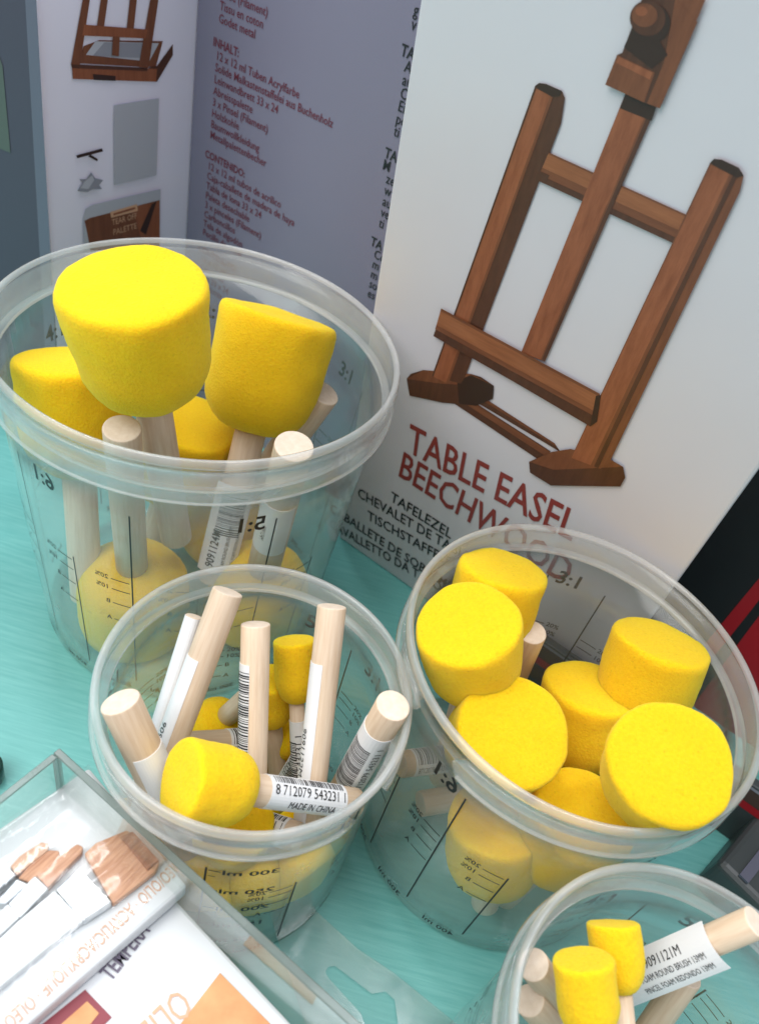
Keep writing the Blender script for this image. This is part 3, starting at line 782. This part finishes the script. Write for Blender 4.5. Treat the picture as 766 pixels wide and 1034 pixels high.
# wrinkled film over the pack
n=26; vs=[];fs=[]
for i in range(n+1):
    for j in range(n+1):
        s,t=i/n,j/n
        p=Vector((c0.x,c0.y,zp+.0008))+X1*(w1*s)+Y1*(.145*t)
        ed=min(s,1-s,t,1-t)
        p.z+= (noise.noise(Vector((s*9,t*2.2,3)))*.0011+noise.noise(Vector((s*22,t*6,7)))*.0004)*min(1,ed*8) - (.003 if ed==0 else 0)
        vs.append(p)
for i in range(n):
    for j in range(n): fs.append((i*(n+1)+j,(i+1)*(n+1)+j,(i+1)*(n+1)+j+1,i*(n+1)+j+1))
mesh('film',[inv@v for v in vs],fs,M['film'],root,smooth=True)
# lower brush pack
zq=.055
c0=at(186,918,zq); c1=at(300,1040,zq); X2=(c1-c0); X2.normalize(); Y2=Vector((X2.y,-X2.x,0)); w2=.085
O2=Vector((c0.x,c0.y,.0022))
root=empty('brush_pack',Matrix.Translation(O2),'lower white card pack with a dark red picture and large pale lettering','brush pack','brush packs in the acrylic tray')
inv=Matrix.Translation(-O2)
b=MB(); b.box(O2-X2*.042,X2*(w2+.042),Y2*.13,Z*(zq-.0022)); b.build('card_tray',M['card_white'],root,bevel=.001,inv=inv)
QP=Plane(Vector((c0.x,c0.y,zq)),X2,-Y2)
b=MB()
QP.poly(b,[(86,1000),(113,1028),(40,1100),(-10,1100),(30,1045)],0,.0003)
QP.poly(b,[(88,1012),(100,1024),(60,1075),(45,1050)],1,.0005)
QP.poly(b,[(222,983),(290,1052),(240,1110),(170,1050)],1,.0003)
b.build('picture_print',[M['darkred'],M['orange']],root,inv=inv)
b=MB()
QP.textpx(b,'TEMPERA',(112,992),(152,940),.006,bold=.02,h=.0004)
b.build('small_lettering',M['purple'],root,inv=inv)
b=MB()
QP.textpx(b,'OLIEVERF',(180,997),(88,1086),.0105,h=.0004)
b.build('large_lettering',M['peach'],root,inv=inv)
# clear packaging flap with a hang hole lying beside the tray
zs=.0012
outer=[(262,893),(318,920),(361,959),(397,983),(470,1042),(470,1100),(330,1100),(300,1010)]
hole=[(331,988),(328,982),(331,977),(338,976),(375,1004),(389,1002),(398,1010),(402,1040),(392,1056),(372,1046),(364,1024)]
root=tag(empty('hang_flap',Matrix.Translation(at(330,950,0))),'clear plastic flap with a hang hole lying on the table beside the tray','packaging')
inv=Matrix.Translation(-at(330,950,0))
bm=bmesh.new()
def loop(px):
    vv=[bm.verts.new(inv@at(x,y,zs)) for x,y in px]
    return [bm.edges.new((vv[i],vv[(i+1)%len(vv)])) for i in range(len(vv))]
eds=loop(outer)+loop(hole)
bmesh.ops.triangle_fill(bm,edges=eds,use_beauty=True)
g=bmesh.ops.extrude_face_region(bm,geom=bm.faces[:])
for v in [q for q in g['geom'] if isinstance(q,bmesh.types.BMVert)]: v.co.z+=.0005
bmesh.ops.recalc_face_normals(bm,faces=bm.faces)
me=bpy.data.meshes.new('sheet'); bm.to_mesh(me); bm.free(); me.materials.append(M['sheet'])
o=link(bpy.data.objects.new('sheet',me)); o.parent=root
# dark green round pot cut by the left border
p=at(-14,786,.0)
v,f=lathe([(0,0),(.0058,0),(.0062,.0005),(.0064,.008),(.0058,.0085),(0,.0085)],40)
o=mesh('bottle_cap',v,f,M['darkgreen'],None,smooth=True); o.location=p; tag(o,'dark green round cap cut off by the left border','cap')

# ------------------------------------------------------------------ light
w=bpy.data.worlds.new('World'); sc.world=w; w.use_nodes=True
bg=w.node_tree.nodes['Background']; bg.inputs[0].default_value=(.88,.89,1,1); bg.inputs[1].default_value=.64
def area(name,loc,target,sx,sy,power,c):
    l=bpy.data.lights.new(name,'AREA'); l.shape='RECTANGLE'; l.size=sx; l.size_y=sy; l.energy=power; l.color=c
    o=link(bpy.data.objects.new(name,l)); o.location=loc
    o.rotation_euler=(Vector(target)-Vector(loc)).to_track_quat('-Z','Y').to_euler(); return o
area('overhead_light',(-.75,-.35,1.5),(-.02,.15,0),.9,1.5,26,(1,.975,.93))
area('overhead_light',(-.60,.80,1.6),(-.06,.12,0),.10,1.4,9,(.97,.98,1))  # unseen tube added for glare on the film and rims
area('overhead_light',(.5,.55,1.9),(0,.15,0),.3,1.5,20,(.97,.97,1))
sc.view_settings.view_transform='Standard'; sc.view_settings.look='None'; sc.view_settings.exposure=0; sc.view_settings.gamma=1
sc.render.engine='CYCLES'
c=sc.cycles; c.max_bounces=16; c.transparent_max_bounces=40; c.diffuse_bounces=5; c.glossy_bounces=5; c.transmission_bounces=8
c.use_denoising=True; c.sample_clamp_indirect=6; c.caustics_reflective=False; c.caustics_refractive=False
